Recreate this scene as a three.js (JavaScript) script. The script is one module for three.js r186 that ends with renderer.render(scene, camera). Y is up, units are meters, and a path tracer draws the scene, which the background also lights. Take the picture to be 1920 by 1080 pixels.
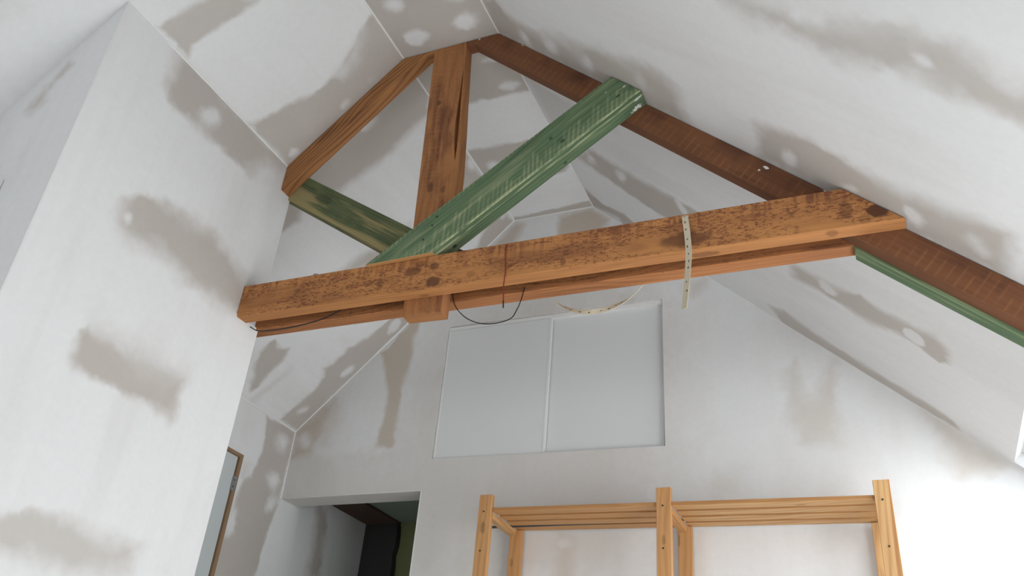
import * as THREE from 'three';
import { mergeGeometries } from 'three/addons/utils/BufferGeometryUtils.js';
import { RoundedBoxGeometry } from 'three/addons/geometries/RoundedBoxGeometry.js';
import { RectAreaLightUniformsLib } from 'three/addons/lights/RectAreaLightUniformsLib.js';
import { Brush, Evaluator, SUBTRACTION } from 'three-bvh-csg';

// ---------------------------------------------------------------- camera, sky, daylight, exposure
const scene = new THREE.Scene();
const camera = new THREE.PerspectiveCamera(36.71, 1920 / 1080, 0.05, 60);
camera.position.set(1.579, 0.65, 3.79);
camera.rotation.set(0.53888, 0.44314, 0.09107, 'YXZ');

const SKY = new THREE.Color().setRGB(0.93, 0.97, 1.0);
scene.background = SKY;
scene.backgroundIntensity = 2.2;

RectAreaLightUniformsLib.init();
function daylight(name, w, h, pos, target, intensity) {
  const l = new THREE.RectAreaLight(new THREE.Color().setRGB(0.95, 0.98, 1.0), intensity, w, h);
  l.name = name; l.position.set(...pos); l.lookAt(...target); scene.add(l);
}
// extra area lamps: roof window, plus unseen side and front windows added for light
daylight('roof_window_daylight', 0.40, 0.95, [2.19, 1.80, 0.53], [1.50, 1.05, 0.53], 5.0);
daylight('added_side_daylight', 0.86, 1.30, [2.37, 0.83, 0.57], [0, 0.83, 0.57], 0.5);
daylight('added_side_daylight_001', 1.3, 1.40, [2.37, 0.84, 1.9], [0, 0.84, 1.9], 3.8);
daylight('added_front_daylight', 2.3, 1.5, [1.2, 1.1, 6.15], [1.2, 1.1, 0], 1.6);

const renderer = new THREE.WebGLRenderer({ antialias: true });
renderer.toneMapping = THREE.LinearToneMapping;
renderer.toneMappingExposure = 1.13;
renderer.shadowMap.enabled = true;

// ---------------------------------------------------------------- the place in metres
// x to the right along the gable, y up, z from the gable (z = 0) towards the camera
const XL = -1.504, YE = 2.40, RW = 0.245, YR = 3.629, ML = 0.977, MR = -0.918;
const XW = -0.776, ZF = 1.288, ZN = 2.366, ZT = 1.362, ZB = 1.300;
const YOP = 2.009, XOP = -0.628, XR = 2.42, ZEND = 6.2;
const slopeL = (x) => YR + ML * (x + RW), slopeR = (x) => YR + MR * (x - RW);
const YW = slopeL(XW);

// ---------------------------------------------------------------- noise
function rng(seed) { let a = seed >>> 0; return () => { a = (a + 0x6D2B79F5) | 0; let t = Math.imul(a ^ (a >>> 15), 1 | a); t = (t + Math.imul(t ^ (t >>> 7), 61 | t)) ^ t; return ((t ^ (t >>> 14)) >>> 0) / 4294967296; }; }
const LAT = new Float32Array(65536); { const r = rng(77); for (let i = 0; i < 65536; i++) LAT[i] = r(); }
function vnoise(x, y) {
  const xi = Math.floor(x), yi = Math.floor(y); let fx = x - xi, fy = y - yi;
  fx = fx * fx * (3 - 2 * fx); fy = fy * fy * (3 - 2 * fy);
  const a = xi & 255, b = (xi + 1) & 255, c = (yi & 255) << 8, d = ((yi + 1) & 255) << 8;
  const p = LAT[a | c], q = LAT[b | c], r = LAT[a | d], s = LAT[b | d];
  return p + (q - p) * fx + (r - p + (p - q - r + s) * fx) * fy;
}
function fbm(x, y, n = 4) { let s = 0, a = 0.5, t = 0; for (let i = 0; i < n; i++) { s += a * vnoise(x + i * 37.3, y + i * 17.7); t += a; a *= 0.5; x *= 2.03; y *= 2.03; } return s / t; }
const clamp = (x, a = 0, b = 1) => Math.min(b, Math.max(a, x));
const sstep = (a, b, x) => { const t = clamp((x - a) / (b - a)); return t * t * (3 - 2 * t); };
const toS = (v) => { v = clamp(v); return 255 * (v <= 0.0031308 ? v * 12.92 : 1.055 * Math.pow(v, 1 / 2.4) - 0.055); };
function dataTex(w, h, data, srgb = true) {
  const t = new THREE.DataTexture(data, w, h, THREE.RGBAFormat);
  t.magFilter = THREE.LinearFilter; t.minFilter = THREE.LinearFilter; t.wrapS = t.wrapT = THREE.ClampToEdgeWrapping;
  if (srgb) t.colorSpace = THREE.SRGBColorSpace; t.needsUpdate = true; return t;
}

// ---------------------------------------------------------------- plasterboard: where the joint compound is missing
// per surface, in metres on that surface: [bare board 0..1, softness of the edge, outline a,b,a,b ...]
const PATCHES = {
  W: [
    [1,0.03,[2.091,3.098,2.058,3.131,1.359,3.122,1.368,3.031,1.554,2.898,1.666,2.905,2.058,2.887,2.087,2.93]],
    [0.15,0.02,[1.795,3.003,1.815,2.966,1.852,2.939,1.889,2.933,1.909,2.952,1.903,2.986,1.874,3.02,1.834,3.038,1.803,3.032]],
    [0.1,0.04,[1.566,2.93,1.489,3.03,1.36,3.067,1.355,2.995,1.514,2.891]],
    [1,0.035,[2.076,2.317,2.08,2.395,2.039,2.456,1.949,2.492,1.808,2.509,1.657,2.527,1.545,2.496,1.38,2.444,1.381,2.304,1.472,2.289,1.626,2.283,1.814,2.302,1.951,2.296,2.039,2.291]],
    [0.1,0.008,[2.034,2.345,2.035,2.331,2.042,2.319,2.052,2.317,2.061,2.324,2.064,2.338,2.059,2.352,2.05,2.359,2.04,2.357]],
    [0.7,0.008,[2.05,2.316,2.05,2.309,2.054,2.302,2.061,2.298,2.068,2.3,2.07,2.306,2.068,2.314,2.062,2.319,2.054,2.32]],
    [1,0.02,[2.065,1.787,2.078,1.874,2.046,1.901,1.965,1.903,1.815,1.904,1.587,1.919,1.592,1.768,1.677,1.761,1.831,1.76,1.94,1.76,2.04,1.756]],
    [0.45,0.05,[2.037,1.918,1.828,1.935,1.576,1.928,1.703,1.891,1.884,1.887]],
    [0.75,0.03,[2.125,1.234,2.055,1.281,2.003,1.302,1.912,1.314,1.753,1.296,1.565,1.314,1.586,1.233,1.679,1.177,1.831,1.178,1.969,1.174,2.092,1.161]],
  ],
  F: [
    [0.8,0.02,[-1.081,2.66,-1.056,2.718,-1.007,2.782,-0.967,2.855,-0.94,2.835,-0.976,2.772,-1.012,2.725,-0.995,2.674,-1.039,2.631]],
    [0.3,0.01,[-1.019,2.766,-1.01,2.752,-1.011,2.739,-1.022,2.734,-1.037,2.738,-1.05,2.75,-1.055,2.765,-1.048,2.774,-1.034,2.775]],
  ],
  L: [
    [0.35,0.06,[1.05,2.783,0.994,2.642,1.034,2.616,1.111,2.623]],
    [0.9,0.012,[0.736,2.232,0.624,2.21,0.501,2.176,0.328,2.025,0.406,2.036,0.577,2.074,0.68,2.08,0.723,2.058]],
    [1,0.012,[0.739,1.656,0.646,1.616,0.553,1.592,0.428,1.545,0.289,1.548,0.171,1.583,0.072,1.63,0.02,1.647,-0.011,1.645,-0.002,1.361,0.744,1.36]],
    [0.35,0.03,[0.3,1.541,0.171,1.583,0.072,1.63,0.178,1.528,0.296,1.502]],
    [0.1,0.014,[0.122,1.376,0.13,1.359,0.154,1.348,0.183,1.35,0.204,1.363,0.206,1.381,0.189,1.396,0.161,1.4,0.134,1.393]],
    [0.15,0.014,[0.323,1.391,0.33,1.378,0.347,1.372,0.367,1.376,0.381,1.387,0.381,1.401,0.368,1.411,0.348,1.412,0.33,1.404]],
    [0.1,0.012,[0.656,1.362,0.67,1.355,0.687,1.361,0.698,1.378,0.699,1.397,0.689,1.41,0.672,1.411,0.657,1.399,0.651,1.379]],
    [1,0.02,[0.931,1.203,0.634,1.042,0.467,1.023,0.366,1.011,0.317,1.003,0.238,1.011,0.058,1.021,-0.169,1.306,0.021,1.414,0.807,1.357]],
    [0.2,0.015,[-0.093,1.179,-0.082,1.175,-0.066,1.183,-0.052,1.199,-0.047,1.216,-0.053,1.225,-0.067,1.223,-0.083,1.21,-0.093,1.193]],
    [0.2,0.02,[0.288,1.216,0.297,1.207,0.322,1.203,0.35,1.206,0.368,1.216,0.368,1.226,0.35,1.233,0.322,1.233,0.298,1.227]],
    [1,0.02,[1.03,1.144,0.913,1.191,0.86,1.184,0.842,1.132,0.882,1.089,0.933,1.092,1.005,1.111]],
    [0.9,0.02,[0.951,0.663,0.839,0.648,0.744,0.63,0.667,0.573,0.63,0.482,0.783,0.519]],
    [0.5,0.03,[0.583,0.581,0.472,0.571,0.508,0.486,0.559,0.499]],
    [1,0.015,[-0.006,0.802,0.007,0.683,0.008,0.434,0.012,0.107,0.009,-0.025,0.231,-0.034,0.297,0.051,0.202,0.102,0.099,0.131,0.105,0.309,0.173,0.54]],
    [0.1,0.012,[-0.001,0.558,0.01,0.533,0.027,0.525,0.041,0.539,0.046,0.567,0.04,0.597,0.026,0.614,0.009,0.61,-0.001,0.588]],
    [0.1,0.012,[0.021,0.091,0.034,0.078,0.049,0.081,0.058,0.097,0.057,0.119,0.047,0.137,0.032,0.142,0.02,0.133,0.016,0.112]],
    [1,0.012,[1.71,0.474,1.592,0.579,1.509,0.635,1.443,0.637,1.409,0.628,1.438,0.573,1.411,0.512,1.483,0.479,1.572,0.479,1.662,0.462]],
    [1,0.012,[1.752,0.168,1.611,0.157,1.494,0.151,1.409,0.166,1.375,0.222,1.321,0.19,1.208,0.193,1.082,0.151,0.915,0.121,0.801,0.005,1.75,-0.004]],
    [0.1,0.01,[1.26,0.057,1.274,0.042,1.305,0.037,1.339,0.046,1.358,0.064,1.355,0.082,1.331,0.093,1.297,0.09,1.269,0.077]],
    [0.15,0.008,[0.891,0.076,0.901,0.053,0.929,0.037,0.962,0.033,0.985,0.046,0.986,0.067,0.965,0.088,0.933,0.099,0.904,0.094]],
    [0.2,0.01,[1.604,0.072,1.615,0.062,1.635,0.065,1.653,0.078,1.662,0.096,1.656,0.11,1.64,0.114,1.62,0.106,1.605,0.089]],
    [0.3,0.02,[1.773,0.444,1.733,0.446,1.482,0.397,1.514,0.382,1.762,0.388]],
  ],
  R: [
    [1,0.03,[0.015,1.576,0.113,1.611,0.187,1.528,0.359,1.505,0.619,1.548,0.827,1.57,0.949,1.596,1.083,1.604,1.136,1.547,1.141,1.34,0.906,1.336,-0.019,1.352]],
    [0.12,0.012,[0.226,1.375,0.207,1.373,0.196,1.392,0.196,1.423,0.209,1.451,0.227,1.463,0.243,1.455,0.249,1.429,0.242,1.398]],
    [0.15,0.012,[0.421,1.423,0.392,1.409,0.367,1.416,0.359,1.44,0.371,1.47,0.397,1.491,0.425,1.495,0.442,1.479,0.44,1.451]],
    [0.3,0.02,[0.643,1.419,0.614,1.407,0.592,1.418,0.587,1.448,0.602,1.482,0.628,1.504,0.654,1.504,0.668,1.483,0.664,1.45]],
    [0.5,0.02,[0.952,1.475,0.936,1.468,0.922,1.478,0.916,1.499,0.922,1.521,0.937,1.535,0.953,1.533,0.963,1.517,0.963,1.494]],
    [1,0.02,[1.499,1.547,1.542,1.576,1.667,1.59,1.783,1.584,1.878,1.571,1.945,1.544,2.014,1.539,2.087,1.556,2.152,1.546,2.275,1.571,2.329,1.57,2.338,1.498,2.33,1.349,2.198,1.351,2.025,1.357,1.799,1.37,1.678,1.384,1.462,1.363]],
    [0.1,0.01,[1.622,1.417,1.605,1.405,1.587,1.412,1.576,1.435,1.579,1.463,1.592,1.481,1.611,1.483,1.626,1.468,1.63,1.442]],
    [0.2,0.012,[2.076,1.417,2.062,1.407,2.041,1.416,2.024,1.439,2.019,1.466,2.028,1.483,2.046,1.484,2.066,1.467,2.077,1.441]],
    [0.2,0.015,[2.279,1.417,2.266,1.407,2.246,1.417,2.227,1.441,2.22,1.467,2.227,1.484,2.245,1.483,2.265,1.466,2.278,1.44]],
    [0.3,0.01,[1.854,1.446,1.847,1.438,1.832,1.43,1.817,1.427,1.808,1.429,1.81,1.436,1.821,1.444,1.837,1.45,1.85,1.451]],
    [0.85,0.03,[1.456,2.094,1.577,2.125,1.71,2.125,1.734,2.099,1.822,2.108,1.91,2.152,1.999,2.182,2.081,2.2,2.184,2.204,2.263,2.143,2.323,2.126,2.377,2.125,2.386,2.024,2.31,2.031,2.16,2.045,2.046,2.069,1.868,2.04,1.803,2.037,1.706,2.061,1.588,2.068]],
    [0.15,0.015,[2.12,2.111,2.11,2.103,2.091,2.103,2.073,2.112,2.065,2.126,2.07,2.137,2.085,2.141,2.104,2.136,2.118,2.124]],
    [0.5,0.03,[1.83,2.124,1.971,2.183,2.055,2.2,1.968,2.144]],
    [0.35,0.02,[0.039,1.107,0.358,1.047,0.602,1.035,0.045,0.721]],
    [1,0.02,[0.117,0.54,0.291,0.698,0.452,0.681,0.626,0.67,0.834,0.689,0.959,0.68,1.047,0.663,0.795,0.412,0.536,0.433,0.295,0.493]],
    [0.15,0.012,[0.484,0.559,0.456,0.54,0.436,0.547,0.432,0.579,0.448,0.618,0.474,0.647,0.499,0.652,0.512,0.632,0.506,0.595]],
    [0.1,0.01,[0.9,0.559,0.88,0.555,0.859,0.581,0.847,0.625,0.849,0.666,0.864,0.685,0.885,0.673,0.903,0.637,0.908,0.592]],
    [0.2,0.012,[0.265,0.567,0.238,0.547,0.218,0.546,0.214,0.566,0.228,0.597,0.253,0.623,0.277,0.634,0.29,0.624,0.285,0.598]],
    [1,0.012,[-0.042,-0.069,-0.045,0.099,0.026,0.173,0.131,0.122,0.311,0.152,0.389,0.095,0.231,-0.066]],
    [0.2,0.01,[0.034,0.019,0.233,0.063,0.232,-0.022,0.121,-0.001]],
    [0.95,0.015,[1.479,0.652,1.511,0.688,1.613,0.69,1.696,0.685,1.81,0.742,1.908,0.717,2.03,0.721,2.113,0.743,2.162,0.702,2.169,0.58,2.127,0.542,2.056,0.579,1.953,0.595,1.827,0.547,1.715,0.562,1.598,0.579,1.475,0.563]],
    [0.1,0.008,[1.693,0.614,1.673,0.596,1.643,0.6,1.617,0.625,1.608,0.657,1.619,0.682,1.645,0.689,1.674,0.674,1.693,0.645]],
    [0.1,0.008,[2.073,0.621,2.055,0.596,2.024,0.592,1.996,0.611,1.984,0.644,1.993,0.675,2.019,0.69,2.05,0.681,2.071,0.654]],
    [0.9,0.012,[1.274,0.112,1.353,0.162,1.443,0.127,1.639,0.099,1.853,0.09,2.195,0.084,2.217,0.014,1.867,-0.013,1.328,-0.017]],
  ],
  Ridge: [
    [1,0.01,[-0.277,1.855,0.501,1.586,0.37,0.974,-0.104,0.992,-0.637,0.977]],
    [0.1,0.014,[-0.096,1.644,-0.114,1.629,-0.141,1.626,-0.164,1.638,-0.171,1.658,-0.16,1.678,-0.136,1.687,-0.11,1.683,-0.094,1.666]],
    [0.1,0.018,[0.18,1.456,0.155,1.431,0.118,1.426,0.086,1.443,0.076,1.474,0.09,1.504,0.123,1.519,0.159,1.513,0.181,1.488]],
    [0.12,0.014,[-0.068,1.451,-0.09,1.427,-0.128,1.418,-0.165,1.427,-0.183,1.45,-0.172,1.476,-0.14,1.493,-0.1,1.493,-0.072,1.477]],
    [0.3,0.01,[0.175,1.579,0.163,1.578,0.135,1.584,0.106,1.595,0.088,1.606,0.091,1.612,0.112,1.609,0.143,1.6,0.167,1.588]],
    [0.15,0.012,[0.215,1.035,0.197,1.019,0.163,1.014,0.129,1.021,0.11,1.039,0.116,1.057,0.143,1.068,0.18,1.067,0.208,1.054]],
    [0.2,0.012,[0.18,1.22,0.167,1.207,0.14,1.202,0.113,1.207,0.098,1.22,0.103,1.236,0.124,1.245,0.153,1.245,0.175,1.236]],
    [1,0.012,[-0.359,0.656,-0.167,0.66,0.102,0.647,0.185,0.473,0.259,0.427,0.204,0.34,0.009,0.337,-0.385,0.331]],
    [0.15,0.012,[-0.123,0.499,-0.14,0.479,-0.165,0.474,-0.186,0.485,-0.193,0.507,-0.183,0.53,-0.161,0.543,-0.137,0.54,-0.122,0.522]],
    [1,0.008,[-0.339,-0.025,-0.227,0.037,0.025,0.039,0.227,0.063,0.322,0.066,0.274,-0.189,-0.299,-0.136]],
  ],
  G: [
    [0.42,0.12,[-1.494,2.405,-1.168,2.278,-0.821,2.223,-0.728,2.684,-0.569,3.001,-0.214,3.088,0.606,3.026,0.701,2.822,0.701,2.168,0.574,1.921,0.501,1.543,-0.644,1.532,-1.547,1.82]],
    [0.05,0.03,[-1.293,2.528,-1.118,2.727,-1.013,2.835,-0.965,2.514,-0.942,2.256,-1.161,2.247,-1.339,2.259,-1.307,2.351]],
    [1,0.02,[-1.494,2.405,-1.397,2.505,-1.274,2.576,-1.271,2.461,-1.309,2.358,-1.363,2.33,-1.357,2.261,-1.495,2.232,-1.487,2.317]],
    [0.1,0.014,[-1.383,2.338,-1.387,2.312,-1.409,2.3,-1.44,2.307,-1.465,2.33,-1.473,2.359,-1.458,2.38,-1.43,2.383,-1.4,2.366]],
    [0.6,0.03,[-1.274,2.576,-1.231,2.441,-1.275,2.317,-1.351,2.307,-1.311,2.368]],
    [1,0.01,[-1.015,2.849,-0.952,2.897,-0.849,3.02,-0.809,3.035,-0.782,3.0,-0.815,2.917,-0.8,2.799,-0.825,2.695,-0.843,2.615,-0.833,2.416,-0.84,2.26,-0.944,2.268,-0.941,2.36,-0.928,2.456,-0.924,2.59,-0.972,2.745]],
    [1,0.01,[0.037,3.437,0.035,3.605,0.126,3.609,0.238,3.612,0.342,3.52,0.312,3.475,0.269,3.428]],
    [0.9,0.012,[-0.428,3.411,-0.24,3.604,-0.169,3.601,-0.199,3.519,-0.248,3.416]],
    [0.5,0.02,[0.788,3.029,0.884,3.051,0.854,2.97,0.799,2.932,0.772,2.968]],
    [0.55,0.03,[1.219,2.467,1.26,2.55,1.266,2.355,1.345,2.334,1.388,2.475,1.432,2.497,1.396,2.116,1.257,2.121,1.214,2.23]],
    [0.6,0.03,[1.757,2.244,1.883,2.142,2.048,1.986,1.945,1.939,1.848,1.934,1.826,2.037]],
    [0.5,0.03,[-0.402,1.861,-0.326,1.885,-0.304,1.818,-0.319,1.553,-0.37,1.553,-0.389,1.756]],
    [0.75,0.02,[0.134,1.765,0.215,1.762,0.217,1.546,0.127,1.547]],
    [0.3,0.01,[0.196,1.718,0.19,1.706,0.171,1.7,0.15,1.703,0.136,1.714,0.135,1.727,0.148,1.737,0.17,1.739,0.188,1.731]],
    [0.3,0.03,[0.842,1.968,0.879,2.003,0.975,2.022,0.979,1.9,0.863,1.894]],
    [0.3,0.03,[0.776,1.767,0.811,1.766,0.814,1.539,0.769,1.54]],
  ],
  LW: [
    [1,0.008,[0.268,2.386,-0.012,2.41,0.011,2.006,0.032,1.902,0.053,1.804,0.078,1.563,0.404,1.486,0.334,2.016,0.283,2.048,0.24,2.182,0.241,2.273]],
    [0.1,0.02,[0.046,2.323,0.048,2.294,0.073,2.27,0.107,2.262,0.135,2.274,0.145,2.3,0.131,2.329,0.1,2.346,0.066,2.344]],
    [0.1,0.02,[0.044,2.094,0.045,2.063,0.068,2.039,0.102,2.033,0.131,2.049,0.141,2.078,0.129,2.107,0.099,2.123,0.065,2.118]],
    [0.15,0.02,[0.306,1.78,0.316,1.735,0.338,1.71,0.361,1.715,0.375,1.749,0.374,1.796,0.358,1.834,0.333,1.845,0.313,1.824]],
    [0.1,0.015,[0.029,1.956,0.053,1.926,0.085,1.911,0.11,1.917,0.118,1.942,0.104,1.975,0.074,1.999,0.043,2.004,0.025,1.987]],
    [0.3,0.015,[0.3,2.063,0.313,2.026,0.335,2.004,0.356,2.009,0.365,2.037,0.36,2.076,0.341,2.108,0.318,2.118,0.302,2.1]],
    [1,0.025,[-0.328,2.114,-0.425,2.064,-0.47,1.982,-0.463,1.887,-0.489,1.681,-0.375,1.654,-0.372,1.862,-0.353,1.98]],
  ],
};
const PLASTER = [0.80, 0.805, 0.81], BOARD = [0.515, 0.475, 0.435];
function polyDist(px, py, P) {
  let d = 1e9, ins = false;
  for (let i = 0, n = P.length / 2, j = n - 1; i < n; j = i++) {
    const ax = P[2 * i], ay = P[2 * i + 1], bx = P[2 * j], by = P[2 * j + 1];
    const ex = bx - ax, ey = by - ay, wx = px - ax, wy = py - ay;
    const t = clamp((wx * ex + wy * ey) / (ex * ex + ey * ey + 1e-12));
    const dx = wx - ex * t, dy = wy - ey * t; d = Math.min(d, dx * dx + dy * dy);
    if ((ay > py) !== (by > py) && px < (bx - ax) * (py - ay) / (by - ay) + ax) ins = !ins;
  }
  d = Math.sqrt(d); return ins ? -d : d;
}
function boardMaterial(rect, list, { ppm = 420, base = 0, seed = 1, streak = [1, 0], plaster = PLASTER, board = BOARD, feather = 1 } = {}) {
  const [a0, b0, aw, bh] = rect, W = Math.max(8, Math.round(aw * ppm)), H = Math.max(8, Math.round(bh * ppm));
  const data = new Uint8Array(W * H * 4), val = new Float32Array(W * H).fill(base);
  list.forEach(([v, soft0, P], k) => {
    const soft = soft0 * feather;
    let x0 = 1e9, x1 = -1e9, y0 = 1e9, y1 = -1e9;
    for (let i = 0; i < P.length; i += 2) { x0 = Math.min(x0, P[i]); x1 = Math.max(x1, P[i]); y0 = Math.min(y0, P[i + 1]); y1 = Math.max(y1, P[i + 1]); }
    const m = soft * 2.4 + 0.02;
    const i0 = Math.max(0, Math.floor((x0 - m - a0) * ppm)), i1 = Math.min(W - 1, Math.ceil((x1 + m - a0) * ppm));
    const j0 = Math.max(0, Math.floor((y0 - m - b0) * ppm)), j1 = Math.min(H - 1, Math.ceil((y1 + m - b0) * ppm));
    for (let j = j0; j <= j1; j++) for (let i = i0; i <= i1; i++) {
      const a = a0 + (i + 0.5) / ppm, b = b0 + (j + 0.5) / ppm;
      const wob = (fbm(a * 26 + k * 5.1 + seed, b * 26 + k * 3.3, 3) - 0.5) * (0.012 + soft * 0.7) + (fbm(a * 7 + k, b * 7 + seed, 2) - 0.5) * 0.02;
      const s = soft * (0.45 + 1.9 * vnoise(a * 9 + k * 7.7, b * 9 + seed * 3));
      const t = 1 - sstep(-s, s, polyDist(a, b, P) + wob);
      if (t > 0) val[j * W + i] += (v - val[j * W + i]) * t;
    }
  });
  const [sx, sy] = streak;
  for (let j = 0; j < H; j++) for (let i = 0; i < W; i++) {
    const a = a0 + (i + 0.5) / ppm, b = b0 + (j + 0.5) / ppm;
    const al = a * sx + b * sy, ac = -a * sy + b * sx;
    let v = val[j * W + i];
    const thin = sstep(0.50, 0.78, fbm(al * 1.6 + seed * 9, ac * 5 + seed, 4)) * 0.12 + sstep(0.62, 0.8, vnoise(al * 1.2 + seed, ac * 30)) * 0.03;   // the skim is thinner in trowelled streaks
    v = clamp(v + thin * (1 - v) - 0.07 * v * fbm(a * 9, b * 9, 2));
    const n = 1 + (fbm(a * 60 + seed, b * 60, 2) - 0.5) * 0.035 + (LAT[(i * 131 + j * 7919) & 65535] - 0.5) * 0.016;
    const o = (j * W + i) * 4;
    for (let c = 0; c < 3; c++) data[o + c] = toS((plaster[c] + (board[c] - plaster[c]) * v) * n);
    data[o + 3] = 255;
  }
  return new THREE.MeshStandardMaterial({ map: dataTex(W, H, data), roughness: 0.88, side: THREE.DoubleSide });
}
const plain = (r, g, b, rough = 0.8, extra = {}) => new THREE.MeshStandardMaterial({ color: new THREE.Color().setRGB(r, g, b), roughness: rough, ...extra });
const M = {
  white: plain(0.86, 0.86, 0.85, 0.5), paint: plain(0.79, 0.79, 0.78, 0.8), panel: plain(0.775, 0.79, 0.795, 0.45), door: plain(0.60, 0.645, 0.65, 0.5),
  floor: plain(0.74, 0.72, 0.69, 0.75), rawWood: plain(0.30, 0.19, 0.11, 0.8), steel: new THREE.MeshStandardMaterial({ color: 0x9a9c9d, metalness: 0.7, roughness: 0.4 }),
  darkMetal: plain(0.05, 0.05, 0.055, 0.5), red: plain(0.22, 0.02, 0.015, 0.5), black: plain(0.012, 0.012, 0.013, 0.5), screw: plain(0.03, 0.025, 0.02, 0.6),
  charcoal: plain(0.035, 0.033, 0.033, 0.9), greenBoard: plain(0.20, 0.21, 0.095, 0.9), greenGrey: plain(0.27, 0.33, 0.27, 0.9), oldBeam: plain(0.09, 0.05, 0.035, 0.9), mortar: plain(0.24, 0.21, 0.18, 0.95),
  glass: new THREE.MeshPhysicalMaterial({ color: 0xffffff, transmission: 1, thickness: 0, roughness: 0.02, ior: 1.45 }), frame: plain(0.78, 0.78, 0.77, 0.45), outer: plain(0.5, 0.5, 0.5, 0.9),
};

// ---------------------------------------------------------------- helpers
const used = new Map();
function uniq(name) { const n = used.get(name) ?? 0; used.set(name, n + 1); return n ? name + '_' + String(n).padStart(3, '0') : name; }
function mesh(name, geo, mat, parent = scene) {
  const o = new THREE.Mesh(geo, mat); o.name = parent === scene ? uniq(name) : name; o.castShadow = o.receiveShadow = true; parent.add(o); return o;
}
function struct(name, geo, mat) { const o = mesh(name, geo, mat); o.userData.kind = 'structure'; return o; }
function tag(o, label, category, group) { o.userData.label = label; o.userData.category = category; if (group) o.userData.group = group; return o; }
function group(name, pos = [0, 0, 0]) { const g = new THREE.Group(); g.name = uniq(name); g.position.set(...pos); scene.add(g); return g; }
function box(x0, x1, y0, y1, z0, z1, r = 0) {
  const g = r ? new RoundedBoxGeometry(x1 - x0, y1 - y0, z1 - z0, 2, r) : new THREE.BoxGeometry(x1 - x0, y1 - y0, z1 - z0);
  g.translate((x0 + x1) / 2, (y0 + y1) / 2, (z0 + z1) / 2); return g;
}
function shapeOf(pts, holes = []) {
  const s = new THREE.Shape(pts.map((p) => new THREE.Vector2(...p)));
  for (const h of holes) s.holes.push(new THREE.Path(h.map((p) => new THREE.Vector2(...p))));
  return s;
}
// a slab: outline (a, b) on a surface, thickness t behind it; origin O, axes A, B; uv = position inside rect
function slab(pts, holes, t, O, A, B, rect) {
  const g = new THREE.ExtrudeGeometry(shapeOf(pts, holes), { depth: t, bevelEnabled: false });
  const P = g.attributes.position, uv = g.attributes.uv;
  for (let i = 0; i < P.count; i++) uv.setXY(i, (P.getX(i) - rect[0]) / rect[2], (P.getY(i) - rect[1]) / rect[3]);
  const a = new THREE.Vector3(...A), b = new THREE.Vector3(...B), n = a.clone().cross(b);
  g.applyMatrix4(new THREE.Matrix4().makeBasis(a, b, n).setPosition(new THREE.Vector3(...O)));
  return g;
}

// ================================================================ STRUCTURE
// gable wall
{
  const rect = [-1.6, 1.35, 4.1, 2.35];
  const hatch = [[-0.592, 2.178], [0.643, 2.157], [0.637, 2.958], [-0.592, 2.962]];
  const out = [[XOP, 0], [XR, 0], [XR, slopeR(XR)], [RW, YR], [-RW, YR], [XL, YE], [XL, YOP], [XOP, YOP]];
  const g = slab(out, [hatch], 0.147, [0, 0, -0.147], [1, 0, 0], [0, 1, 0], rect);
  struct('wall_back', g, boardMaterial(rect, PATCHES.G, { ppm: 440, seed: 3, feather: 1.4, streak: [0, 1], board: [0.59, 0.52, 0.445] }));
}
// left wall with the door hole, running on into the small room behind the gable
const DZ0 = 0.371, DY = 2.122;
{
  const rect = [-1.0, 1.3, 2.2, 1.2];
  const out = [[-0.92, 0], [DZ0, 0], [DZ0, DY], [1.20, DY], [1.20, 0], [ZEND, 0], [ZEND, YE + 0.02], [-0.92, YE + 0.02]];
  // plane x = XL seen from +x: a = z, b = y; normal of (z, y) is -x, so the thickness goes outwards
  const g = slab(out, [], 0.12, [XL, 0, 0], [0, 0, 1], [0, 1, 0], rect);
  struct('wall_left', g, boardMaterial(rect, PATCHES.LW, { ppm: 400, seed: 5, feather: 1.4, streak: [0, 1] }));
}
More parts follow.
